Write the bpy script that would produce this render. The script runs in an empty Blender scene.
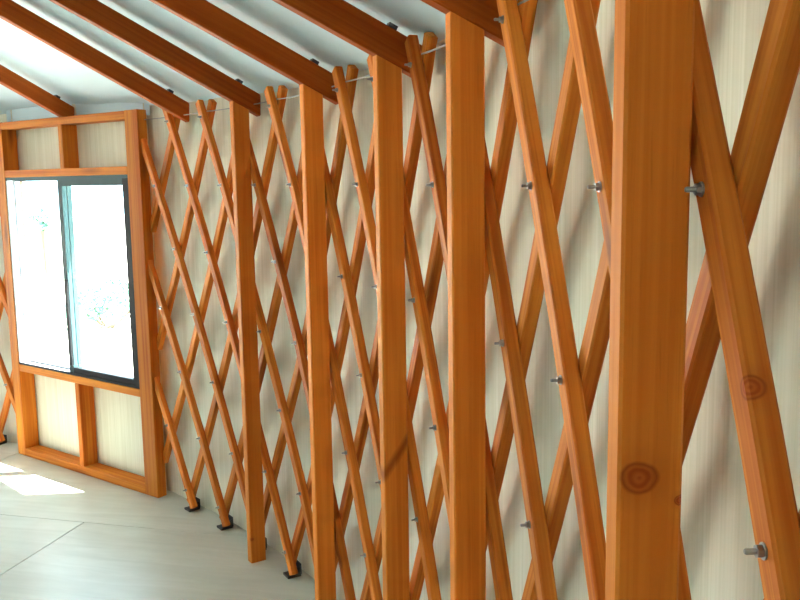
import bpy, math, random
from mathutils import Vector, Matrix, noise

random.seed(7)
scene = bpy.context.scene
COL = scene.collection

# ------------------------------------------------------------------ camera
F_PX = 884.14
YAW, PITCH, ROLL = 1.651045, -0.135891, -0.015892
CAM = Vector((6.23790, -0.11446, 1.82129))          # origin = centre of the yurt floor
fwd = Vector((math.cos(PITCH) * math.cos(YAW), math.cos(PITCH) * math.sin(YAW), math.sin(PITCH)))
rgt = Vector((math.sin(YAW), -math.cos(YAW), 0))
upv = rgt.cross(fwd)
r2 = math.cos(ROLL) * rgt + math.sin(ROLL) * upv
u2 = -math.sin(ROLL) * rgt + math.cos(ROLL) * upv
cam_data = bpy.data.cameras.new('camera')
cam_data.sensor_width = 36.0
cam_data.lens = F_PX / 800 * 36.0
cam_data.clip_start = 0.02
cam = bpy.data.objects.new('camera', cam_data)
COL.objects.link(cam)
cam.matrix_world = Matrix(((r2.x, u2.x, -fwd.x, CAM.x), (r2.y, u2.y, -fwd.y, CAM.y),
                           (r2.z, u2.z, -fwd.z, CAM.z), (0, 0, 0, 1)))
scene.camera = cam

# ------------------------------------------------------------------ world, sun, exposure
world = bpy.data.worlds.new('sky')
scene.world = world
world.use_nodes = True
bg = world.node_tree.nodes['Background']
bg.inputs[0].default_value = (0.62, 0.83, 1.0, 1)
bg.inputs[1].default_value = 12.0

WE = Vector((0.841793, -0.539801, 0))               # along the window frame
WN = Vector((0.539801, 0.841793, 0))                # out of the window
WA = Vector((-3.10806 + 6.23790, 5.64569 - 0.11446, 0))   # left foot of the window frame

sun_dir = (WE * -0.32 + WN * -0.285 + Vector((0, 0, -1))).normalized()
sun_data = bpy.data.lights.new('sun', 'SUN')
sun_data.energy = 130.0
sun_data.angle = math.radians(0.6)
sun_data.color = (1.0, 0.97, 0.92)
sun = bpy.data.objects.new('sun', sun_data)
sun.rotation_euler = sun_dir.to_track_quat('-Z', 'Y').to_euler()
sun.location = (0, 0, 20)
COL.objects.link(sun)

scene.view_settings.view_transform = 'Standard'
scene.view_settings.look = 'None'
scene.view_settings.gamma = 1.0
scene.view_settings.use_curve_mapping = False
scene.view_settings.exposure = 0.16
try:
    scene.cycles.max_bounces = 12
    scene.cycles.diffuse_bounces = 7
    scene.cycles.transparent_max_bounces = 12
    scene.cycles.sample_clamp_indirect = 12.0
except Exception:
    pass

# ------------------------------------------------------------------ geometry constants
TH0, DTH = 0.826943, -0.0553251                      # lattice index k -> angle
R_TIP = 6.545
R_FACE = R_TIP + 0.006                               # room side of the lattice
SLAT_W, SLAT_T = 0.043, 0.031
R_MID = R_FACE + SLAT_T                              # between the two layers of slats
R_LINER = 6.648
Z0, DZ = 2.142, 0.337                                # top bolt, height of one crossing
POST_OUT, POST_IN = 6.545, 6.468
R_EAVE = 6.665


def ang(k):
    return TH0 + DTH * k


def rad(k):
    a = ang(k)
    return Vector((math.cos(a), math.sin(a), 0))


def tng(k):                                          # along increasing k (towards the camera)
    a = ang(k)
    return Vector((math.sin(a), -math.cos(a), 0))


def drad(k):                                         # the wall is drawn in a little around the window framework
    if k >= 4.5:
        return 0.0
    if k >= -4.3:
        return -0.018 * (4.5 - k)
    return -0.018 * 8.8 * max(0.0, (k + 22.0) / 17.7)


def raf_low(r):                                      # underside of the rafters
    return 2.146 + 0.5 * (6.53 - r)


def roof_z(r):                                       # ceiling liner
    return raf_low(r) + 0.128


# ------------------------------------------------------------------ materials
def nt(name):
    m = bpy.data.materials.new(name)
    m.use_nodes = True
    n = m.node_tree
    return m, n, n.nodes['Principled BSDF']


def math_node(n, op, a, b=None):
    x = n.nodes.new('ShaderNodeMath')
    x.operation = op
    for i, v in enumerate((a, b)):
        if v is None:
            continue
        if isinstance(v, (int, float)):
            x.inputs[i].default_value = v
        else:
            n.links.new(v, x.inputs[i])
    return x.outputs[0]


def mix_col(n, fac, a, b, mode='MIX'):
    x = n.nodes.new('ShaderNodeMix')
    x.data_type = 'RGBA'
    x.blend_type = mode
    for s, v in ((x.inputs[0], fac), (x.inputs[6], a), (x.inputs[7], b)):
        if isinstance(v, (int, float)):
            s.default_value = v
        elif isinstance(v, tuple):
            s.default_value = (*v, 1) if len(v) == 3 else v
        else:
            n.links.new(v, s)
    return x.outputs[2]


def map_range(n, v, a, b, c=0.0, d=1.0):
    x = n.nodes.new('ShaderNodeMapRange')
    x.clamp = True
    n.links.new(v, x.inputs[0])
    for i, q in enumerate((a, b, c, d)):
        x.inputs[1 + i].default_value = q
    return x.outputs[0]


def noise_tex(n, vec, scale, detail=3.0, rough=0.5, dist=0.0):
    x = n.nodes.new('ShaderNodeTexNoise')
    x.inputs['Scale'].default_value = scale
    x.inputs['Detail'].default_value = detail
    x.inputs['Roughness'].default_value = rough
    x.inputs['Distortion'].default_value = dist
    n.links.new(vec, x.inputs['Vector'])
    return x.outputs[0]


def scale_vec(n, vec, s):
    x = n.nodes.new('ShaderNodeVectorMath')
    x.operation = 'MULTIPLY'
    n.links.new(vec, x.inputs[0])
    x.inputs[1].default_value = s
    return x.outputs[0]


def make_wood(name, light=(0.72, 0.248, 0.036), dark=(0.41, 0.076, 0.009), knots=(), bands=(), rough=0.55, wild=True):
    """oiled pine: grain runs along the third component of the 'grain' attribute"""
    m, n, b = nt(name)
    at = n.nodes.new('ShaderNodeAttribute')
    at.attribute_name = 'grain'
    oi = n.nodes.new('ShaderNodeObjectInfo')
    cb = n.nodes.new('ShaderNodeCombineXYZ')
    n.links.new(math_node(n, 'MULTIPLY', oi.outputs['Random'], 7.3), cb.inputs[0])
    n.links.new(math_node(n, 'MULTIPLY', oi.outputs['Random'], 3.1), cb.inputs[1])
    n.links.new(math_node(n, 'MULTIPLY', oi.outputs['Random'], 41.0), cb.inputs[2])
    add = n.nodes.new('ShaderNodeVectorMath')
    add.operation = 'ADD'
    n.links.new(at.outputs['Vector'], add.inputs[0])
    n.links.new(cb.outputs[0], add.inputs[1])
    co = add.outputs[0]
    streak = noise_tex(n, scale_vec(n, co, (55, 55, 0.9)), 1.0, 3.0, 0.55, 0.6)
    broad = noise_tex(n, scale_vec(n, co, (11, 11, 0.55)), 1.0, 2.0, 0.5, 0.3)
    fleck = noise_tex(n, scale_vec(n, co, (240, 240, 9)), 1.0, 2.0, 0.6)
    f = math_node(n, 'ADD', math_node(n, 'MULTIPLY', map_range(n, streak, 0.40, 0.62), 0.5),
                  math_node(n, 'MULTIPLY', map_range(n, broad, 0.3, 0.7), 0.5))
    c = mix_col(n, f, light, dark)
    c = mix_col(n, map_range(n, fleck, 0.62, 0.8, 0, 0.30), c, (dark[0] * 0.55, dark[1] * 0.5, dark[2] * 0.5))
    # every board its own shade
    hs = n.nodes.new('ShaderNodeHueSaturation')
    n.links.new(map_range(n, oi.outputs['Random'], 0, 1, 0.82, 1.14), hs.inputs['Value'])
    n.links.new(c, hs.inputs['Color'])
    c = hs.outputs[0]
    if wild:                                          # small dark knots here and there
        v = n.nodes.new('ShaderNodeTexVoronoi')
        v.feature = 'F1'
        v.inputs['Scale'].default_value = 1.0
        n.links.new(scale_vec(n, co, (8.0, 8.0, 1.25)), v.inputs['Vector'])
        k = map_range(n, v.outputs['Distance'], 0.06, 0.20, 0.75, 0.0)
        c = mix_col(n, k, c, (0.16, 0.035, 0.008))
    for (ka, kb, ks, kr) in knots:                    # knots seen in this very board
        d = n.nodes.new('ShaderNodeVectorMath')
        d.operation = 'SUBTRACT'
        n.links.new(at.outputs['Vector'], d.inputs[0])
        d.inputs[1].default_value = (ka, kb, ks)
        l = n.nodes.new('ShaderNodeVectorMath')
        l.operation = 'LENGTH'
        n.links.new(scale_vec(n, d.outputs[0], (1.0 / kr, 0.8 / kr, 1.15 / kr)), l.inputs[0])
        wob = noise_tex(n, scale_vec(n, co, (45, 45, 45)), 1.0, 2.0)
        rr = math_node(n, 'ADD', l.outputs['Value'], math_node(n, 'MULTIPLY', wob, 0.35))
        rings = math_node(n, 'SINE', math_node(n, 'MULTIPLY', rr, 11.0))
        body = map_range(n, rr, 0.75, 1.25, 1.0, 0.0)
        rim = map_range(n, math_node(n, 'ABSOLUTE', math_node(n, 'SUBTRACT', rr, 1.1)), 0.0, 0.22, 0.75, 0.0)
        halo = map_range(n, rr, 1.1, 2.6, 0.35, 0.0)
        c = mix_col(n, halo, c, (0.40, 0.10, 0.016))
        c = mix_col(n, body, c, mix_col(n, map_range(n, rings, -1, 1), (0.46, 0.105, 0.020), (0.34, 0.060, 0.013)))
        c = mix_col(n, rim, c, (0.24, 0.045, 0.012))
    for (slope, s_at, wid) in bands:                  # slanting spike knot
        sp = n.nodes.new('ShaderNodeSeparateXYZ')
        n.links.new(at.outputs['Vector'], sp.inputs[0])
        q = math_node(n, 'SUBTRACT', math_node(n, 'SUBTRACT', sp.outputs[2], s_at), math_node(n, 'MULTIPLY', sp.outputs[0], slope))
        q = math_node(n, 'ADD', q, math_node(n, 'MULTIPLY', streak, 0.02))
        c = mix_col(n, map_range(n, math_node(n, 'ABSOLUTE', q), wid * 0.5, wid * 2.6, 0.65, 0.0), c, (0.20, 0.035, 0.010))
    n.links.new(c, b.inputs['Base Color'])
    b.inputs['Roughness'].default_value = rough
    b.inputs['Specular IOR Level'].default_value = 0.09
    bp = n.nodes.new('ShaderNodeBump')
    bp.inputs['Strength'].default_value = 0.12
    bp.inputs['Distance'].default_value = 0.002
    n.links.new(streak, bp.inputs['Height'])
    n.links.new(bp.outputs[0], b.inputs['Normal'])
    return m


def make_plain(name, col, rough=0.5, metal=0.0, bump=None, var=0.0, vscale=4.0, spec=0.3):
    m, n, b = nt(name)
    b.inputs['Specular IOR Level'].default_value = spec
    b.inputs['Base Color'].default_value = (*col, 1)
    b.inputs['Roughness'].default_value = rough
    b.inputs['Metallic'].default_value = metal
    tc = n.nodes.new('ShaderNodeTexCoord')
    if var:
        t = noise_tex(n, tc.outputs['Object'], vscale, 4.0)
        c = mix_col(n, map_range(n, t, 0.3, 0.7), tuple(q * (1 - var) for q in col), tuple(min(1, q * (1 + var)) for q in col))
        n.links.new(c, b.inputs['Base Color'])
    if bump:
        t = noise_tex(n, tc.outputs['Object'], bump[0], 4.0)
        bp = n.nodes.new('ShaderNodeBump')
        bp.inputs['Strength'].default_value = bump[1]
        bp.inputs['Distance'].default_value = 0.01
        n.links.new(t, bp.inputs['Height'])
        n.links.new(bp.outputs[0], b.inputs['Normal'])
    return m


def make_liner():
    """woven off-white wall lining with faint upright streaks"""
    m, n, b = nt('wall_liner_fabric')
    at = n.nodes.new('ShaderNodeAttribute')
    at.attribute_name = 'grain'                       # x along the wall, z up, metres
    a = noise_tex(n, scale_vec(n, at.outputs['Vector'], (26, 1, 0.5)), 1.0, 3.0, 0.6, 0.4)
    s = noise_tex(n, scale_vec(n, at.outputs['Vector'], (150, 1, 1.6)), 1.0, 2.0, 0.5)
    c = mix_col(n, map_range(n, a, 0.36, 0.66), (0.70, 0.67, 0.54), (0.79, 0.77, 0.65))
    c = mix_col(n, map_range(n, s, 0.42, 0.72, 0, 0.5), c, (0.57, 0.55, 0.40))
    n.links.new(c, b.inputs['Base Color'])
    b.inputs['Roughness'].default_value = 0.75
    b.inputs['Specular IOR Level'].default_value = 0.2
    bp = n.nodes.new('ShaderNodeBump')
    bp.inputs['Strength'].default_value = 0.25
    bp.inputs['Distance'].default_value = 0.004
    n.links.new(a, bp.inputs['Height'])
    n.links.new(bp.outputs[0], b.inputs['Normal'])
    return m


def make_ply():
    m, n, b = nt('plywood_floor')
    at = n.nodes.new('ShaderNodeAttribute')
    at.attribute_name = 'grain'
    oi = n.nodes.new('ShaderNodeObjectInfo')
    a = noise_tex(n, scale_vec(n, at.outputs['Vector'], (1.2, 9, 1)), 1.0, 4.0, 0.6, 1.2)
    d = noise_tex(n, at.outputs['Vector'], 2.2, 4.0, 0.6)
    c = mix_col(n, map_range(n, a, 0.3, 0.7), (0.43, 0.425, 0.36), (0.52, 0.515, 0.45))
    c = mix_col(n, map_range(n, d, 0.45, 0.75, 0, 0.45), c, (0.37, 0.365, 0.30))
    hs = n.nodes.new('ShaderNodeHueSaturation')
    n.links.new(map_range(n, oi.outputs['Random'], 0, 1, 0.80, 1.12), hs.inputs['Value'])
    n.links.new(c, hs.inputs['Color'])
    n.links.new(hs.outputs[0], b.inputs['Base Color'])
    b.inputs['Roughness'].default_value = 0.36
    b.inputs['Specular IOR Level'].default_value = 0.5
    return m


def make_glass():
    m, n, b = nt('clear_glass')
    tr = n.nodes.new('ShaderNodeBsdfTransparent')
    tr.inputs[0].default_value = (0.93, 0.97, 0.96, 1)
    gl = n.nodes.new('ShaderNodeBsdfGlossy')
    gl.inputs['Roughness'].default_value = 0.02
    mx = n.nodes.new('ShaderNodeMixShader')
    mx.inputs[0].default_value = 0.05
    n.links.new(tr.outputs[0], mx.inputs[1])
    n.links.new(gl.outputs[0], mx.inputs[2])
    n.links.new(mx.outputs[0], n.nodes['Material Output'].inputs[0])
    n.nodes.remove(b)
    return m


WOOD_SLAT = make_wood('oiled_pine_slat')
WOOD_KNOTTY = make_wood('oiled_pine_knotty_slat', knots=[(-0.0225, -0.012, 0.613, 0.014)], wild=False)
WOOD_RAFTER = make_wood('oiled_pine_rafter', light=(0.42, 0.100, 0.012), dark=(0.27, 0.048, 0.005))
WOOD_FRAME = make_wood('oiled_pine_frame')
WALL = make_liner()
CEIL = make_plain('ceiling_liner', (0.60, 0.75, 0.83), 0.8, 0, (3.0, 0.15), 0.02, 2.0)
PLY = make_ply()
SUBFLOOR = make_plain('subfloor', (0.10, 0.09, 0.07), 0.8, 0, None, 0.1)
STEEL = make_plain('zinc_steel', (0.34, 0.36, 0.37), 0.35, 0.85, None, 0.08, 60)
DARK_STEEL = make_plain('dark_steel', (0.045, 0.045, 0.05), 0.5, 0.3, None, 0.1, 30)
CABLE = make_plain('cable_steel', (0.34, 0.34, 0.33), 0.5, 0.3, None, 0.1, 80)
ALU = make_plain('dark_teal_aluminium', (0.035, 0.075, 0.085), 0.5, 0.0, None, 0.05, 20, 0.1)
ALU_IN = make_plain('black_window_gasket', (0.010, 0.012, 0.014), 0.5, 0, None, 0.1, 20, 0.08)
ALU_LIT = make_plain('pale_window_channel', (0.62, 0.66, 0.74), 0.4, 0.0, None, 0.03, 20)  # sunlit faces of the window frame, their brightness put into the colour
GLASS = make_glass()
GROUND = make_plain('dry_pale_ground', (0.62, 0.60, 0.50), 0.9, 0, (6, 0.3), 0.12, 0.6)
LEAF = make_plain('shrub_leaf', (0.09, 0.22, 0.16), 0.6, 0, None, 0.3, 3.0)
BARK = make_plain('shrub_bark', (0.16, 0.11, 0.07), 0.8, 0, (30, 0.3), 0.2, 10)


# ------------------------------------------------------------------ object helpers
def link(o, parent=None):
    COL.objects.link(o)
    if parent is not None:
        o.parent = parent
    return o


def mesh_obj(name, me, mat, parent=None):
    o = bpy.data.objects.new(name, me)
    if mat is not None and not me.materials:
        me.materials.append(mat)
    return link(o, parent)


def from_data(name, verts, faces, grain=None, smooth=False):
    me = bpy.data.meshes.new(name)
    me.from_pydata([tuple(v) for v in verts], [], faces)
    me.update()
    if grain is not None:
        at = me.attributes.new('grain', 'FLOAT_VECTOR', 'POINT')
        for i, g in enumerate(grain):
            at.data[i].vector = g
    if smooth:
        me.polygons.foreach_set('use_smooth', [True] * len(me.polygons))
    return me


def empty(name, loc=(0, 0, 0)):
    o = bpy.data.objects.new(name, None)
    o.empty_display_size = 0.1
    o.location = loc
    return link(o)


def tag(o, label=None, cat=None, group=None, kind=None):
    if label:
        o['label'] = label
    if cat:
        o['category'] = cat
    if group:
        o['group'] = group
    if kind:
        o['kind'] = kind
    return o


def place(o, parent):
    """parent without moving: every mesh here is written in world coordinates minus the parent's place"""
    o.parent = parent
    o.matrix_parent_inverse = Matrix.Translation(-parent.location)
    return o


def sweep(name, stations, hw, ht, ch=0.003, s0=0.0, end_ch=True):
    """bar with a chamfered rectangular section; stations = [(pos, wdir, tdir)]"""
    sec = [(hw, ht - ch), (hw - ch, ht), (-hw + ch, ht), (-hw, ht - ch),
           (-hw, -ht + ch), (-hw + ch, -ht), (hw - ch, -ht), (hw, -ht + ch)]
    st = [(p, w, t, 1.0) for p, w, t in stations]
    if end_ch:
        d0 = (stations[1][0] - stations[0][0]).normalized() * ch
        d1 = (stations[-1][0] - stations[-2][0]).normalized() * ch
        f, l = stations[0], stations[-1]
        st = [(f[0], f[1], f[2], 0.0), (f[0] + d0, f[1], f[2], 1.0)] + st[1:-1] + \
             [(l[0] - d1, l[1], l[2], 1.0), (l[0], l[1], l[2], 0.0)]
    verts, grain, s = [], [], s0
    prev = None
    for p, w, t, full in st:
        if prev is not None:
            s += (p - prev).length
        prev = p
        kx = 1.0 if full else (hw - ch) / hw
        ky = 1.0 if full else (ht - ch) / ht
        for a, b in sec:
            verts.append(p + w * (a * kx) + t * (b * ky))
            grain.append((a, b, s))
    n = 8
    faces = []
    for i in range(len(st) - 1):
        for j in range(n):
            faces.append((i * n + j, i * n + (j + 1) % n, (i + 1) * n + (j + 1) % n, (i + 1) * n + j))
    faces.append(tuple(range(n - 1, -1, -1)))
    faces.append(tuple((len(st) - 1) * n + j for j in range(n)))
    me = from_data(name, verts, faces, grain)
    import bmesh
    bm = bmesh.new()
    bm.from_mesh(me)
    bmesh.ops.recalc_face_normals(bm, faces=bm.faces)
    bm.to_mesh(me)
    bm.free()
    return me


def bar(name, a, b, wdir, hw, ht, ch=0.003, s0=0.0):
    a, b, wdir = Vector(a), Vector(b), Vector(wdir)
    d = (b - a).normalized()
    t = d.cross(wdir).normalized()
    return sweep(name, [(a, wdir, t), (b, wdir, t)], hw, ht, ch, s0)


def box_mesh(name, o, ex, ey, ez):
    """box from corner o along three edge vectors"""
    v = [o, o + ex, o + ex + ey, o + ey, o + ez, o + ex + ez, o + ex + ey + ez, o + ey + ez]
    f = [(0, 3, 2, 1), (4, 5, 6, 7), (0, 1, 5, 4), (1, 2, 6, 5), (2, 3, 7, 6), (3, 0, 4, 7)]
    if ex.cross(ey).dot(ez) < 0:
        f = [tuple(reversed(q)) for q in f]
    return v, f


def boxes(name, lst):
    V, Fc = [], []
    for args in lst:
        v, f = box_mesh(name, *args)
        k = len(V)
        V += v
        Fc += [tuple(i + k for i in q) for q in f]
    return from_data(name, V, Fc)


def wp(u, off, z):                                   # window-frame coordinates -> world
    return WA + WE * u + WN * off + Vector((0, 0, z))


UZ = Vector((0, 0, 1))

# ------------------------------------------------------------------ the setting: wall
FL, FR = 0.018, 1.53                                 # outer edges of the window framework


def circ_hit(u, r):
    """offset along WN at which the line u=const meets the circle of radius r"""
    p = WA + WE * u
    bq = p.dot(WN)
    cq = p.dot(p) - r * r
    return -bq + math.sqrt(bq * bq - cq)


CL_U, CR_U = 0.065, 1.455                            # the curved lining runs on behind both jambs
OFF_L = circ_hit(CL_U, R_LINER + drad(-4.3))
OFF_R = circ_hit(CR_U, R_LINER + drad(0.0))
cl = wp(CL_U, OFF_L, 0)
cr = wp(CR_U, OFF_R, 0)
A_L = math.atan2(cl.y, cl.x)                         # angles where the curved wall stops
A_R = math.atan2(cr.y, cr.x)
K_R = (math.atan2(cr.y, cr.x) - TH0) / DTH
K_L = (math.atan2(cl.y, cl.x) - TH0) / DTH


def fold(x, z):                                      # loose folds of the hanging lining
    return 0.0065 * noise.noise(Vector((x * 7.0, z * 0.5, 3.0))) + 0.0022 * noise.noise(Vector((x * 19.0, z * 0.9, 9.0)))


# unglazed openings added in the unseen wall to brighten the room
OPEN = [(1.47, 1.15, 0.05, 2.0), (1.88, 1.15, 0.05, 2.0), (2.60, 1.0, 0.62, 1.88), (5.863, 0.22, 0.62, 1.88)]   # angle, half width, z0, z1


def build_wall():
    V, Fc, Gr = [], [], []

    def grid(cols, zs, skip=None):
        base = len(V)
        for (pos, nrm, x) in cols:
            for z in zs:
                d = fold(x, z)
                V.append(pos + nrm * d + UZ * z)
                Gr.append((x, 0, z))
        nz = len(zs)
        for i in range(len(cols) - 1):
            for j in range(nz - 1):
                if skip and skip(i, j):
                    continue
                a = base + i * nz + j
                Fc.append((a, a + nz, a + nz + 1, a + 1))

    zs = [-0.02, 0.05, 0.25, 0.45, 0.62, 0.8, 0.9, 1.0, 1.2, 1.4, 1.6, 1.75, 1.88, 2.0, 2.1, roof_z(R_LINER) + 0.11]
    # curved wall, going from the right jamb round behind the camera to the left jamb
    total = 2 * math.pi - (A_L - A_R)
    fine, cols = [], []
    a = 0.0
    while a < total:
        fine.append(a)
        near = a < 1.25 or a > total - 0.5
        a += 0.0032 if near else 0.02
    fine.append(total)
    angs = [A_R - q for q in fine]
    angs = [A_R + 0.003] + angs + [angs[-1] - 0.003]
    for q in angs:
        n_ = Vector((math.cos(q), math.sin(q), 0))
        kq = ((q - TH0) / DTH + math.pi / abs(DTH)) % (2 * math.pi / abs(DTH)) - math.pi / abs(DTH)
        cols.append((n_ * (R_LINER + drad(kq)), n_, (A_R - q) * R_LINER))

    def skip(i, j):
        am = (angs[i] + angs[i + 1]) / 2 % (2 * math.pi)
        zm = (zs[j] + zs[j + 1]) / 2
        for (oa, hwid, z0, z1) in OPEN:
            if abs(am - oa) * R_LINER < hwid and z0 < zm < z1:
                return True
        return False

    grid(cols, zs, skip)
    # returns beside the window framework
    zr = [-0.02, 0.7, 1.4, roof_z(6.4)]
    for u, o1 in ((CL_U, OFF_L + 0.03), (CR_U, OFF_R + 0.03)):
        base = len(V)
        for off in (0.100, o1):
            for z in zr:
                V.append(wp(u, off, z))
                Gr.append((off, 0, z))
        for j in range(3):
            Fc.append((base + j, base + j + 1, base + 4 + j + 1, base + 4 + j))
    # flat lining behind the framework with the window cut out
    us = [CL_U - 0.004 + (CR_U - CL_U + 0.008) * i / 150 for i in range(151)]
    zf = [-0.02, 0.15, 0.3, 0.45, 0.632, 0.9, 1.2, 1.5, 1.872, 1.98, 2.1, 2.36]
    fc = [(wp(u, 0.111, 0), WN, u + 40.0) for u in us]

    def skipf(i, j):
        um = (us[i] + us[i + 1]) / 2
        zm = (zf[j] + zf[j + 1]) / 2
        return 0.128 < um < 1.405 and 0.632 < zm < 1.872
    grid(fc, zf, skipf)
    me = from_data('wall_right', V, Fc, Gr, True)
    o = mesh_obj('wall_right', me, WALL)
    tag(o, 'curved off-white fabric lining behind the lattice', kind='structure')
    return o


wall = build_wall()

# ------------------------------------------------------------------ ceiling
def build_ceiling():
    V, Fc = [], []
    rs = [0.01, 0.78, 1.4, 2.2, 3.0, 3.6, 4.2, 4.6, 5.0, 5.3, 5.6, 5.8, 6.0, 6.15, 6.3, 6.42, 6.52, 6.6, R_EAVE]
    NA = 420
    for i in range(NA):
        a = 2 * math.pi * i / NA
        for r in rs:
            w = noise.noise(Vector((math.cos(a) * r * 1.6, math.sin(a) * r * 1.6, 2.0)))
            w2 = noise.noise(Vector((a * 26.0, r * 1.2, 7.0)))
            edge = max(0.0, (r - 5.6) / 1.0)
            V.append((r * math.cos(a), r * math.sin(a), roof_z(r) + 0.006 * w + 0.008 * edge * w2))
    nr = len(rs)
    for i in range(NA):
        for j in range(nr - 1):
            a, b = i * nr + j, ((i + 1) % NA) * nr + j
            Fc.append((a, a + 1, b + 1, b))
    me = from_data('ceiling', V, Fc, None, True)
    o = mesh_obj('ceiling', me, CEIL)
    tag(o, 'white conical roof lining over the rafters', kind='structure')


build_ceiling()

# the roof lining hangs down a little behind the window framework
val = from_data('lining_edge', [wp(FL - 0.02, 0.107, 2.20), wp(FR - 0.03, 0.107, 2.20), wp(FR - 0.03, 0.107, 2.36), wp(FL - 0.02, 0.107, 2.36),
                                wp(FL - 0.02, 0.109, 2.20), wp(FR - 0.03, 0.109, 2.20), wp(FR - 0.03, 0.109, 2.36), wp(FL - 0.02, 0.109, 2.36)],
                [(0, 1, 2, 3), (7, 6, 5, 4), (0, 4, 5, 1), (1, 5, 6, 2), (2, 6, 7, 3), (3, 7, 4, 0)])
vo = mesh_obj('lining_edge', val, CEIL)
vo.parent = bpy.data.objects['ceiling']

# ------------------------------------------------------------------ floor
sub = from_data('floor', [((R_LINER + 0.08) * math.cos(2 * math.pi * i / 128), (R_LINER + 0.08) * math.sin(2 * math.pi * i / 128), z)
                          for z in (-0.012, -0.15) for i in range(128)],
                [tuple(range(128)), tuple(range(255, 127, -1))] + [(i, i + 128, (i + 1) % 128 + 128, (i + 1) % 128) for i in range(128)])
floor = mesh_obj('floor', sub, SUBFLOOR)
tag(floor, 'bare plywood sheet floor', kind='structure')

FD = Vector((0.985, -0.175, 0)).normalized()         # long way of the sheets
FX = Vector((-FD.y, FD.x, 0))
FORG = Vector((-2.10 + 6.23790, 4.45 - 0.11446, 0))  # a sheet corner seen in the photo


def clip_circle(poly, r):
    """clip a convex polygon to a circle (as a fine polygon)"""
    N = 256
    out = poly
    for i in range(N):
        a = 2 * math.pi * (i + 0.5) / N
        nn = Vector((math.cos(a), math.sin(a), 0))
        d = r * math.cos(math.pi / N)
        res = []
        for q in range(len(out)):
            p, s = out[q], out[(q + 1) % len(out)]
            dp, ds = p.dot(nn) - d, s.dot(nn) - d
            if dp <= 0:
                res.append(p)
            if dp * ds < 0:
                res.append(p + (s - p) * (dp / (dp - ds)))
        out = res
        if len(out) < 3:
            return []
    return out


def build_sheets():
    L, Wd, gap = 2.4, 1.2, 0.003
    rng = random.Random(3)
    for j in range(-10, 4):
        for i in range(-7, 5):
            sh = 0.0 if j % 2 else 1.2
            o = FORG + FD * (i * L + sh) + FX * (j * Wd)
            poly = [o + FD * gap + FX * gap, o + FD * (L - gap) + FX * gap, o + FD * (L - gap) + FX * (Wd - gap), o + FD * gap + FX * (Wd - gap)]
            if min(p.length for p in poly) > R_LINER + 1.6:
                continue
            poly = clip_circle(poly, R_LINER - 0.004)
            if len(poly) < 3:
                continue
            h = rng.uniform(-0.0012, 0.0)
            n = len(poly)
            V = [p + UZ * h for p in poly] + [p - UZ * 0.011 for p in poly]
            Fc = [tuple(range(n)), tuple(range(2 * n - 1, n - 1, -1))] + [(q, q + n, (q + 1) % n + n, (q + 1) % n) for q in range(n)]
            g = [((p - o).dot(FD) + i * 3.7, (p - o).dot(FX) + j * 5.1, 0) for p in poly] * 2
            s = mesh_obj('plywood_sheet', from_data('plywood_sheet', V, Fc, g), PLY)
            s.parent = floor


build_sheets()

# ------------------------------------------------------------------ frames for the unseen openings added to let daylight in
def added_opening(n, oa, hwid, z0, z1):
    root = empty('window_%d' % n, (R_LINER * math.cos(oa), R_LINER * math.sin(oa), z0))
    tag(root, kind='structure')
    nr = Vector((math.cos(oa), math.sin(oa), 0))
    tg = Vector((-math.sin(oa), math.cos(oa), 0))
    c = nr * (R_LINER * math.cos(hwid / R_LINER) - 0.06)
    for s in (-1, 1, 0):
        me = bar('window_stile', c + tg * s * (hwid + (0.02 if s else 0)) + UZ * z0, c + tg * s * (hwid + (0.02 if s else 0)) + UZ * z1, tg, 0.045 if s else 0.03, 0.045)
        place(mesh_obj('window_stile', me, WOOD_FRAME), root)
    for z in (z0, z1):
        me = bar('window_rail', c - tg * (hwid + 0.06) + UZ * z, c + tg * (hwid + 0.06) + UZ * z, UZ, 0.0225, 0.045)
        place(mesh_obj('window_rail', me, WOOD_FRAME), root)


for n_, (oa, hwid, z0, z1) in enumerate(OPEN):
    added_opening(n_ + 2, oa, hwid, z0, z1)

# crown ring at the top of the roof
def build_crown():
    V, Fc = [], []
    N = 64
    prof = [(0.70, roof_z(0.78) - 0.16), (0.80, roof_z(0.78) - 0.16), (0.80, roof_z(0.78) + 0.03), (0.70, roof_z(0.78) + 0.03)]
    g = []
    for i in range(N):
        a = 2 * math.pi * i / N
        for r, z in prof:
            V.append((r * math.cos(a), r * math.sin(a), z))
            g.append((r, z, a * 0.75))
    for i in range(N):
        for j in range(4):
            Fc.append((i * 4 + j, ((i + 1) % N) * 4 + j, ((i + 1) % N) * 4 + (j + 1) % 4, i * 4 + (j + 1) % 4))
    o = mesh_obj('trim_1', from_data('crown_ring', V, Fc, g), WOOD_RAFTER)
    tag(o, 'round wooden crown ring at the roof peak', kind='structure')


build_crown()

# ------------------------------------------------------------------ lattice
def slat_mesh(front, l0=-0.235, l1=6.28, kb=99):
    """slat for k=0; front slats run down towards the camera, back slats away from it"""
    sg = 0.5 if front else -0.5
    r = R_FACE + SLAT_T / 2 if front else R_MID + SLAT_T / 2
    st = []
    nseg = max(2, int(round((l1 - l0) * 1.6)))
    for i in range(nseg + 1):
        l = l0 + (l1 - l0) * i / nseg
        k = sg * l
        pos = rad(k) * (r + drad(k + kb)) + UZ * (Z0 - l * DZ)
        d = (tng(k) * (sg * abs(DTH) * r) - UZ * DZ).normalized()
        w = rad(k).cross(d).normalized()
        st.append((pos, w, rad(k)))
    return sweep('slat', st, SLAT_W / 2, SLAT_T / 2 - 0.0004, 0.0035, s0=(0 if front else 3) + l0 * 0.38)


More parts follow.
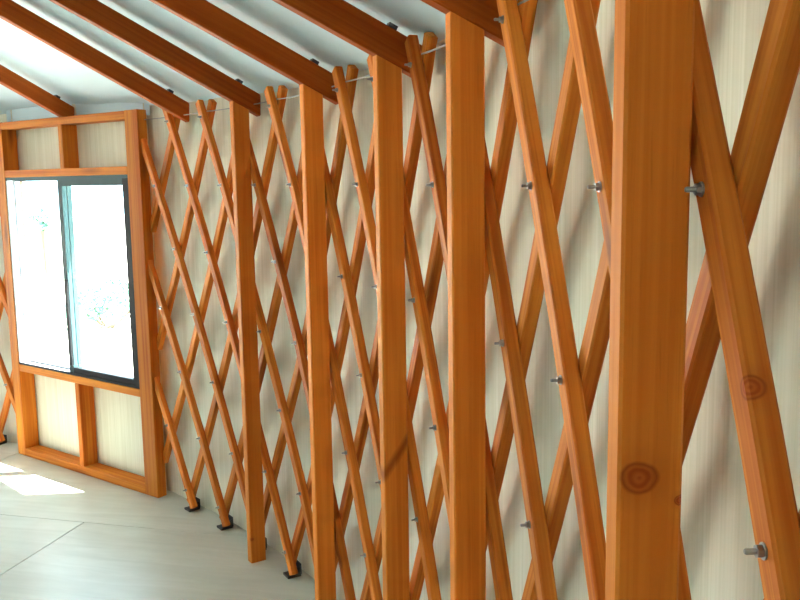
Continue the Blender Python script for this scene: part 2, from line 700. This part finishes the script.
def nut_bolt_meshes():
    def cyl(name, r, x0, x1, n, tip=0.0):
        V, Fc = [], []
        xs = [(x0, r), (x1, r)] if not tip else [(x0, r), (x1 - tip, r), (x1, r * 0.7)]
        for x, rr in xs:
            for i in range(n):
                a = 2 * math.pi * (i + 0.5) / n
                V.append((x, rr * math.cos(a), rr * math.sin(a)))
        for q in range(len(xs) - 1):
            for i in range(n):
                Fc.append((q * n + i, q * n + (i + 1) % n, (q + 1) * n + (i + 1) % n, (q + 1) * n + i))
        Fc.append(tuple(range(n - 1, -1, -1)))
        Fc.append(tuple((len(xs) - 1) * n + i for i in range(n)))
        return from_data(name, V, Fc)
    shank = cyl('bolt', 0.0031, -0.055, 0.019, 10, 0.0015)
    nut = cyl('nut', 0.0066, 0.0018, 0.0078, 6)
    wash = cyl('washer', 0.0085, 0.0, 0.0018, 14)
    for m_ in (shank, nut, wash):
        m_.materials.append(STEEL)
    return shank, nut, wash


SHANK, NUT, WASH = nut_bolt_meshes()
FULL_F, FULL_B = slat_mesh(True), slat_mesh(False)
for m_ in (FULL_F, FULL_B):
    m_.materials.append(WOOD_SLAT)


def foot_mesh():
    k = 0.0
    rr, tt = rad(k), tng(k)
    c = rr * (R_MID)
    me = boxes('foot_bracket', [
        (c - rr * 0.034 - tt * 0.030 + UZ * 0.0005, rr * 0.066, tt * 0.060, UZ * 0.010),
        (c + rr * 0.031 - tt * 0.040 + UZ * 0.009, rr * 0.004, tt * 0.07, UZ * 0.05),
        (c - rr * 0.026 + tt * 0.025 + UZ * 0.009, rr * 0.056, tt * 0.004, UZ * 0.036)])
    me.materials.append(DARK_STEEL)
    return me


FOOT = foot_mesh()


def lattice(lo, hi, label):
    """all slats whose index stays within lo..hi, cut at both ends"""
    km = (lo + hi) / 2
    root = empty('lattice_panel', tuple(rad(km) * R_MID))
    tag(root, label, 'lattice', None)
    inv = Matrix.Translation(-root.location)
    L0, L1 = -0.235, 6.28

    def add(name, me, k):
        o = bpy.data.objects.new(name, me)
        COL.objects.link(o)
        o.parent = root
        o.matrix_parent_inverse = inv
        o.rotation_euler = (0, 0, DTH * k)
        return o
    for k in range(int(math.floor(lo)) - 4, int(math.ceil(hi)) + 5):
        for front in (True, False):
            sg = 0.5 if front else -0.5
            # lo <= k + sg*l <= hi
            a, b = sorted(((lo - k) / sg, (hi - k) / sg))
            a, b = max(a, L0), min(b, L1)
            if b - a < 0.2:
                continue
            knotty = front and k == 12
            if not knotty and a == L0 and b == L1 and min(k, k + 6 * sg) > 4.6:
                add('slat', FULL_F if front else FULL_B, k)
            else:
                me = slat_mesh(front, a, b, k)
                me.materials.append(WOOD_KNOTTY if knotty else WOOD_SLAT)
                add('slat', me, k)
        for l in range(7):
            idx = k + l / 2
            if not (lo + 0.12 < idx < hi - 0.12):
                continue
            o = bpy.data.objects.new('bolt', SHANK)
            COL.objects.link(o)
            o.parent = root
            o.matrix_parent_inverse = inv
            p = rad(idx) * (R_FACE + drad(idx)) + UZ * (Z0 - l * DZ)
            o.location = p
            o.rotation_euler = (0.3 * (k % 3), 0, ang(idx) + math.pi)
            for nm, me in (('nut', NUT), ('washer', WASH)):
                c = bpy.data.objects.new(nm, me)
                COL.objects.link(c)
                c.parent = o
        if lo + 0.1 < k < hi - 0.1:
            fo = add('foot_bracket', FOOT, k)
            fo.location = rad(k) * drad(k)
    return root


def k_at(u, off):
    p = wp(u, off, 0)
    return (math.atan2(p.y, p.x) - TH0) / DTH


lattice(k_at(FR - 0.012, 0.045), 19.5, 'long wooden lattice panel of crossed orange slats bolted together behind the posts')
lattice(-7.6, k_at(FL + 0.012, 0.045), 'short stretch of wooden lattice past the far jamb of the window frame')

# ------------------------------------------------------------------ cable along the lattice top
def build_cable(lo, hi, label):
    pts = []
    n = int((hi - lo) * 6)
    for i in range(n + 1):
        k = lo + (hi - lo) * i / n
        sag = 0.004 * abs(math.sin(math.pi * k))
        pts.append((rad(k) * (R_MID + drad(k)) + UZ * (Z0 + 0.030 - sag), k))
    V, Fc, m = [], [], 6
    for p, k in pts:
        for j in range(m):
            a = 2 * math.pi * j / m
            V.append(p + rad(k) * 0.0026 * math.cos(a) + UZ * 0.0026 * math.sin(a))
    for i in range(len(pts) - 1):
        for j in range(m):
            Fc.append((i * m + j, i * m + (j + 1) % m, (i + 1) * m + (j + 1) % m, (i + 1) * m + j))
    o = mesh_obj('steel_cable', from_data('steel_cable', V, Fc, None, True), CABLE)
    tag(o, label, 'cable')


build_cable(k_at(FR - 0.005, 0.06), 19.3, 'thin grey steel cable strung through the lattice tops behind the rafters')

# ------------------------------------------------------------------ posts
POSTS = [  # side nearest the camera (index), label, knots (across depth, thickness, height, radius)
    (3.38, 'pine post nearest the window frame, one lattice bay from it', [(-0.03, 0.022, 0.12, 0.008)]),
    (5.62, 'pine post second along the wall from the window frame', []),
    (7.83, 'pine post third along the wall from the window frame', []),
    (9.71, 'pine post fourth from the window frame, before the wide lattice bay', []),
    (12.46, 'broad-looking pine post with one large round knot, beyond the wide lattice bay', [(-0.013, 0.0225, 1.474, 0.0215), (0.036, 0.0225, 1.445, 0.007)]),
]
TH_P = 0.046


def build_post(k, label, knots, i):
    rr, tt = rad(k), tng(k)
    mid = rr * ((POST_IN + POST_OUT) / 2 + 0.4 * drad(k)) - tt * (TH_P / 2)
    hw, ht = (POST_OUT - POST_IN) / 2, TH_P / 2
    ch = 0.004
    sec = [(hw, ht - ch), (hw - ch, ht), (-hw + ch, ht), (-hw, ht - ch), (-hw, -ht + ch), (-hw + ch, -ht), (hw - ch, -ht), (hw, -ht + ch)]
    V, g, Fc = [], [], []
    zt = lambda a: raf_low((POST_IN + POST_OUT) / 2 + 0.4 * drad(k) + a) - 0.001
    for q in range(2):
        for a, b in sec:
            z = 0.0 if q == 0 else zt(a)
            V.append(Vector((a, b, z)))
            g.append((a, b, z))
    for j in range(8):
        Fc.append((j, (j + 1) % 8, 8 + (j + 1) % 8, 8 + j))
    Fc.append(tuple(range(7, -1, -1)))
    Fc.append(tuple(range(8, 16)))
    # local x = outwards, y = towards the camera side
    Fc = [tuple(reversed(f)) for f in Fc]
    M = Matrix(((rr.x, tt.x, 0, 0), (rr.y, tt.y, 0, 0), (0, 0, 1, 0), (0, 0, 0, 1)))
    V = [M @ v for v in V]
    mat = make_wood('oiled_pine_post', light=(0.80, 0.275, 0.042), dark=(0.63, 0.165, 0.018), knots=knots, bands=[(1.4, 0.985, 0.012)] if i == 2 else (), wild=False)
    o = mesh_obj('wooden_post', from_data('wooden_post', V, Fc, g), mat)
    o.location = mid
    tag(o, label, 'post', 'pine posts standing along the lattice')


for i, (k, lb, kn) in enumerate(POSTS):
    build_post(k, lb, kn, i)

# ------------------------------------------------------------------ rafters
RAFTERS = [
    (-4.35, None, 'roof rafter landing on the lattice past the far side of the window frame'),
    (-1.88, 'w', 'roof rafter resting on the top rail of the window frame'),
    (1.33, None, 'roof rafter ending on the lattice beside the window, with no post under it'),
    (3.38, None, 'roof rafter borne by the post nearest the window frame'),
    (5.62, None, 'roof rafter borne by the second post along from the window frame'),
    (7.83, None, 'roof rafter borne by the third post along from the window frame'),
    (9.71, None, 'roof rafter borne by the fourth post along from the window frame'),
    (12.46, None, 'roof rafter borne by the post with the large round knot'),
]


def build_rafter(k, kind, label):
    rr, tt = rad(k), tng(k)
    r1 = 6.615 + drad(k) if kind is None else 6.452
    d = (rr * -1 + UZ * 0.5).normalized()            # up the slope
    nrm = tt.cross(d).normalized()
    if nrm.z < 0:
        nrm = -nrm
    hh = 0.0447                                      # half depth across the grain
    root = empty('rafter', tuple(rr * r1 + UZ * raf_low(r1)))
    tag(root, label, 'rafter', 'radial roof rafters')
    side = -tt * (TH_P / 2)
    # plumb-cut lower end
    a0 = rr * r1 + UZ * (raf_low(r1) + 0.05) + side
    b0 = rr * 0.80 + UZ * (raf_low(0.80) + 0.05) + side
    ch = 0.0035
    me = sweep('rafter_beam', [(a0, tt, nrm), ((a0 + b0) / 2, tt, nrm), (b0, tt, nrm)], TH_P / 2, hh, ch)
    for i, v in enumerate(me.vertices):              # plumb cut and rounded nose
        if i < 16:
            hgt = (v.co - a0).dot(nrm)
            v.co += d * (hgt * 0.5) * 0.9
    place(mesh_obj('beam', me, WOOD_RAFTER), root)
    c = a0 + d * 0.13 + nrm * hh
    clip = boxes('clip', [(c - tt * 0.014 - d * 0.014 + nrm * 0.0003, tt * 0.028, d * 0.028, nrm * 0.014)])
    place(mesh_obj('end_clip', clip, DARK_STEEL), root)


for k, kd, lb in RAFTERS:
    build_rafter(k, kd, lb)

# ------------------------------------------------------------------ timber framework round the window
fw = empty('window_framework', tuple(wp((FL + FR) / 2, 0.045, 0)))
tag(fw, 'orange timber stud framework around the sliding window, with open cells above and below', 'frame')
DEP = 0.105
WOOD_JAMB = make_wood('oiled_pine_jamb', light=(0.68, 0.235, 0.026), dark=(0.44, 0.088, 0.008))


def stud(name, u0, u1, z0, z1, dep0=0.0, dep1=DEP):
    """member of the framework given by its room-side rectangle"""
    if z1 - z0 > u1 - u0:
        me = bar(name, wp((u0 + u1) / 2, (dep0 + dep1) / 2, z0), wp((u0 + u1) / 2, (dep0 + dep1) / 2, z1), WE, (u1 - u0) / 2, (dep1 - dep0) / 2, 0.003, u0 * 13)
    else:
        me = bar(name, wp(u0, (dep0 + dep1) / 2, (z0 + z1) / 2), wp(u1, (dep0 + dep1) / 2, (z0 + z1) / 2), UZ, (z1 - z0) / 2, (dep1 - dep0) / 2, 0.003, z0 * 7)
    return place(mesh_obj(name, me, WOOD_JAMB), fw)


JL, JR = 0.110, 1.412
stud('jamb', FL, JL, 0.0, 2.225)
stud('jamb', JR, FR, 0.0, 2.225, 0.0, 0.064)
stud('top_rail', JL, JR, 2.178, 2.223)
stud('header', JL, JR, 1.872, 1.917)
stud('sill_rail', JL, JR, 0.588, 0.634)
stud('bottom_rail', JL, JR, 0.0, 0.052)
stud('cripple_stud', 0.752, 0.795, 1.917, 2.178)
stud('cripple_stud', 0.752, 0.795, 0.052, 0.588)

# ------------------------------------------------------------------ the sliding window
win = empty('window_1', tuple(wp(0.76, 0.04, 0.634)))
tag(win, 'dark teal aluminium sliding window', kind='structure')
U0, U1, ZB, ZT = JL + 0.001, JR - 0.001, 0.635, 1.871


def rect_bar(name, u0, u1, z0, z1, o0, o1, mat, parent):
    me = boxes(name, [(wp(u0, o0, z0), WE * (u1 - u0), WN * (o1 - o0), UZ * (z1 - z0))])
    o = mesh_obj(name, me, mat)
    if parent is win:
        place(o, win)
    else:
        o.parent = parent
    return o


# outer frame
rect_bar('frame_head', U0, U1, ZT - 0.020, ZT, 0.004, 0.088, ALU, win)
rect_bar('frame_sill', U0, U1, ZB, ZB + 0.012, 0.012, 0.088, ALU_LIT, win)
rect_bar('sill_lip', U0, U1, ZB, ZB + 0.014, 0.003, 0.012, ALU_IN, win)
rect_bar('frame_stile', U0, U0 + 0.020, ZB + 0.014, ZT - 0.020, 0.004, 0.088, ALU_LIT, win)
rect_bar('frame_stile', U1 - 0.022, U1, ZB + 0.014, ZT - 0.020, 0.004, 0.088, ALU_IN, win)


def sash(u0, u1, z0, z1, o0, o1, st_l, st_r, top, bot, mats):
    root = rect_bar('sash', u0, u0 + st_l, z0, z1, o0, o1, mats[0], win)     # meeting stile carries the sash
    inv = root.matrix_world.inverted() if False else Matrix.Translation(-win.location)
    def sub(name, *a):
        me = boxes(name, [(wp(a[0], a[4], a[2]), WE * (a[1] - a[0]), WN * (a[5] - a[4]), UZ * (a[3] - a[2]))])
        o = mesh_obj(name, me, a[6])
        o.parent = root
        return o
    sub('sash_stile', u1 - st_r, u1, z0, z1, o0, o1, mats[1])
    sub('sash_rail', u0 + st_l, u1 - st_r, z1 - top, z1, o0, o1, mats[2])
    sub('sash_rail', u0 + st_l, u1 - st_r, z0, z0 + bot, o0, o1, mats[3])
    om = (o0 + o1) / 2
    sub('pane', u0 + st_l - 0.002, u1 - st_r + 0.002, z0 + bot - 0.002, z1 - top + 0.002, om - 0.002, om + 0.002, GLASS)
    return root


# sliding sash in the inner track (beside the lattice), fixed sash in the outer track
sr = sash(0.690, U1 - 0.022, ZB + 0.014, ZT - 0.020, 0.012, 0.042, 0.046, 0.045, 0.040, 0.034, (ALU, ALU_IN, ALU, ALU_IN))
sash(U0 + 0.020, 0.735, ZB + 0.014, ZT - 0.020, 0.048, 0.078, 0.014, 0.045, 0.006, 0.006, (ALU_LIT, ALU, ALU, ALU_IN))
# latch plate on the meeting stile
me = boxes('latch', [(wp(0.722, -0.004, 0.70), WE * 0.022, WN * 0.016, UZ * 0.54)])
lt = mesh_obj('latch', me, ALU_IN)
lt.parent = sr

# ------------------------------------------------------------------ outdoors
gm = from_data('ground', [(60 * math.cos(2 * math.pi * i / 64), 60 * math.sin(2 * math.pi * i / 64), -0.30) for i in range(64)], [tuple(range(64))])
ground = mesh_obj('ground', gm, GROUND)
tag(ground, 'pale dry ground outside the window', kind='structure')


def shrub(u, off, h, w, label, seed, n=2200, lo=0.35):
    rng = random.Random(seed)
    base = wp(u, off, -0.30)
    root = empty('shrub', tuple(base))
    tag(root, label, 'shrub', 'shrubs outside the window')
    V, Fc = [], []
    lumps = [(Vector((rng.gauss(0, w * 0.3), rng.gauss(0, w * 0.3), h * rng.uniform(lo, 0.8))), w * rng.uniform(0.25, 0.42)) for _ in range(9)]
    for _ in range(n):
        c, r = rng.choice(lumps)
        d = Vector((rng.gauss(0, 1), rng.gauss(0, 1), rng.gauss(0, 1))).normalized()
        p = c + d * r * rng.uniform(0.6, 1.05)
        if p.z < 0.1:
            continue
        a = Vector((rng.gauss(0, 1), rng.gauss(0, 1), rng.gauss(0, 1))).normalized()
        b = a.cross(d).normalized()
        s = 0.05 * h ** 0.5
        k = len(V)
        V += [p - a * s, p + b * s * 0.45, p + a * s, p - b * s * 0.45]
        Fc.append((k, k + 1, k + 2, k + 3))
    fo = mesh_obj('foliage', from_data('foliage', V, Fc), LEAF)
    fo.parent = root
    fo['kind'] = 'stuff'
    for c, r in lumps[:5]:
        me = bar('stem', Vector((rng.uniform(-.05, .05), rng.uniform(-.05, .05), 0)), c, (Vector((0, 1, 0)) - c * (c.y / c.dot(c))).normalized(), 0.018, 0.018, 0.004)
        s = mesh_obj('stem', me, BARK)
        s.parent = root


shrub(-5.6, 4.6, 0.52, 0.85, 'low bushy green shrub outside, behind the sliding pane', 11)
shrub(-7.2, 5.6, 0.55, 0.9, 'wide low green shrub outside, further off than the bushy one', 12)
shrub(-10.1, 6.3, 2.0, 0.30, 'slim young green tree outside, behind the fixed pane', 13, 260, 0.66)
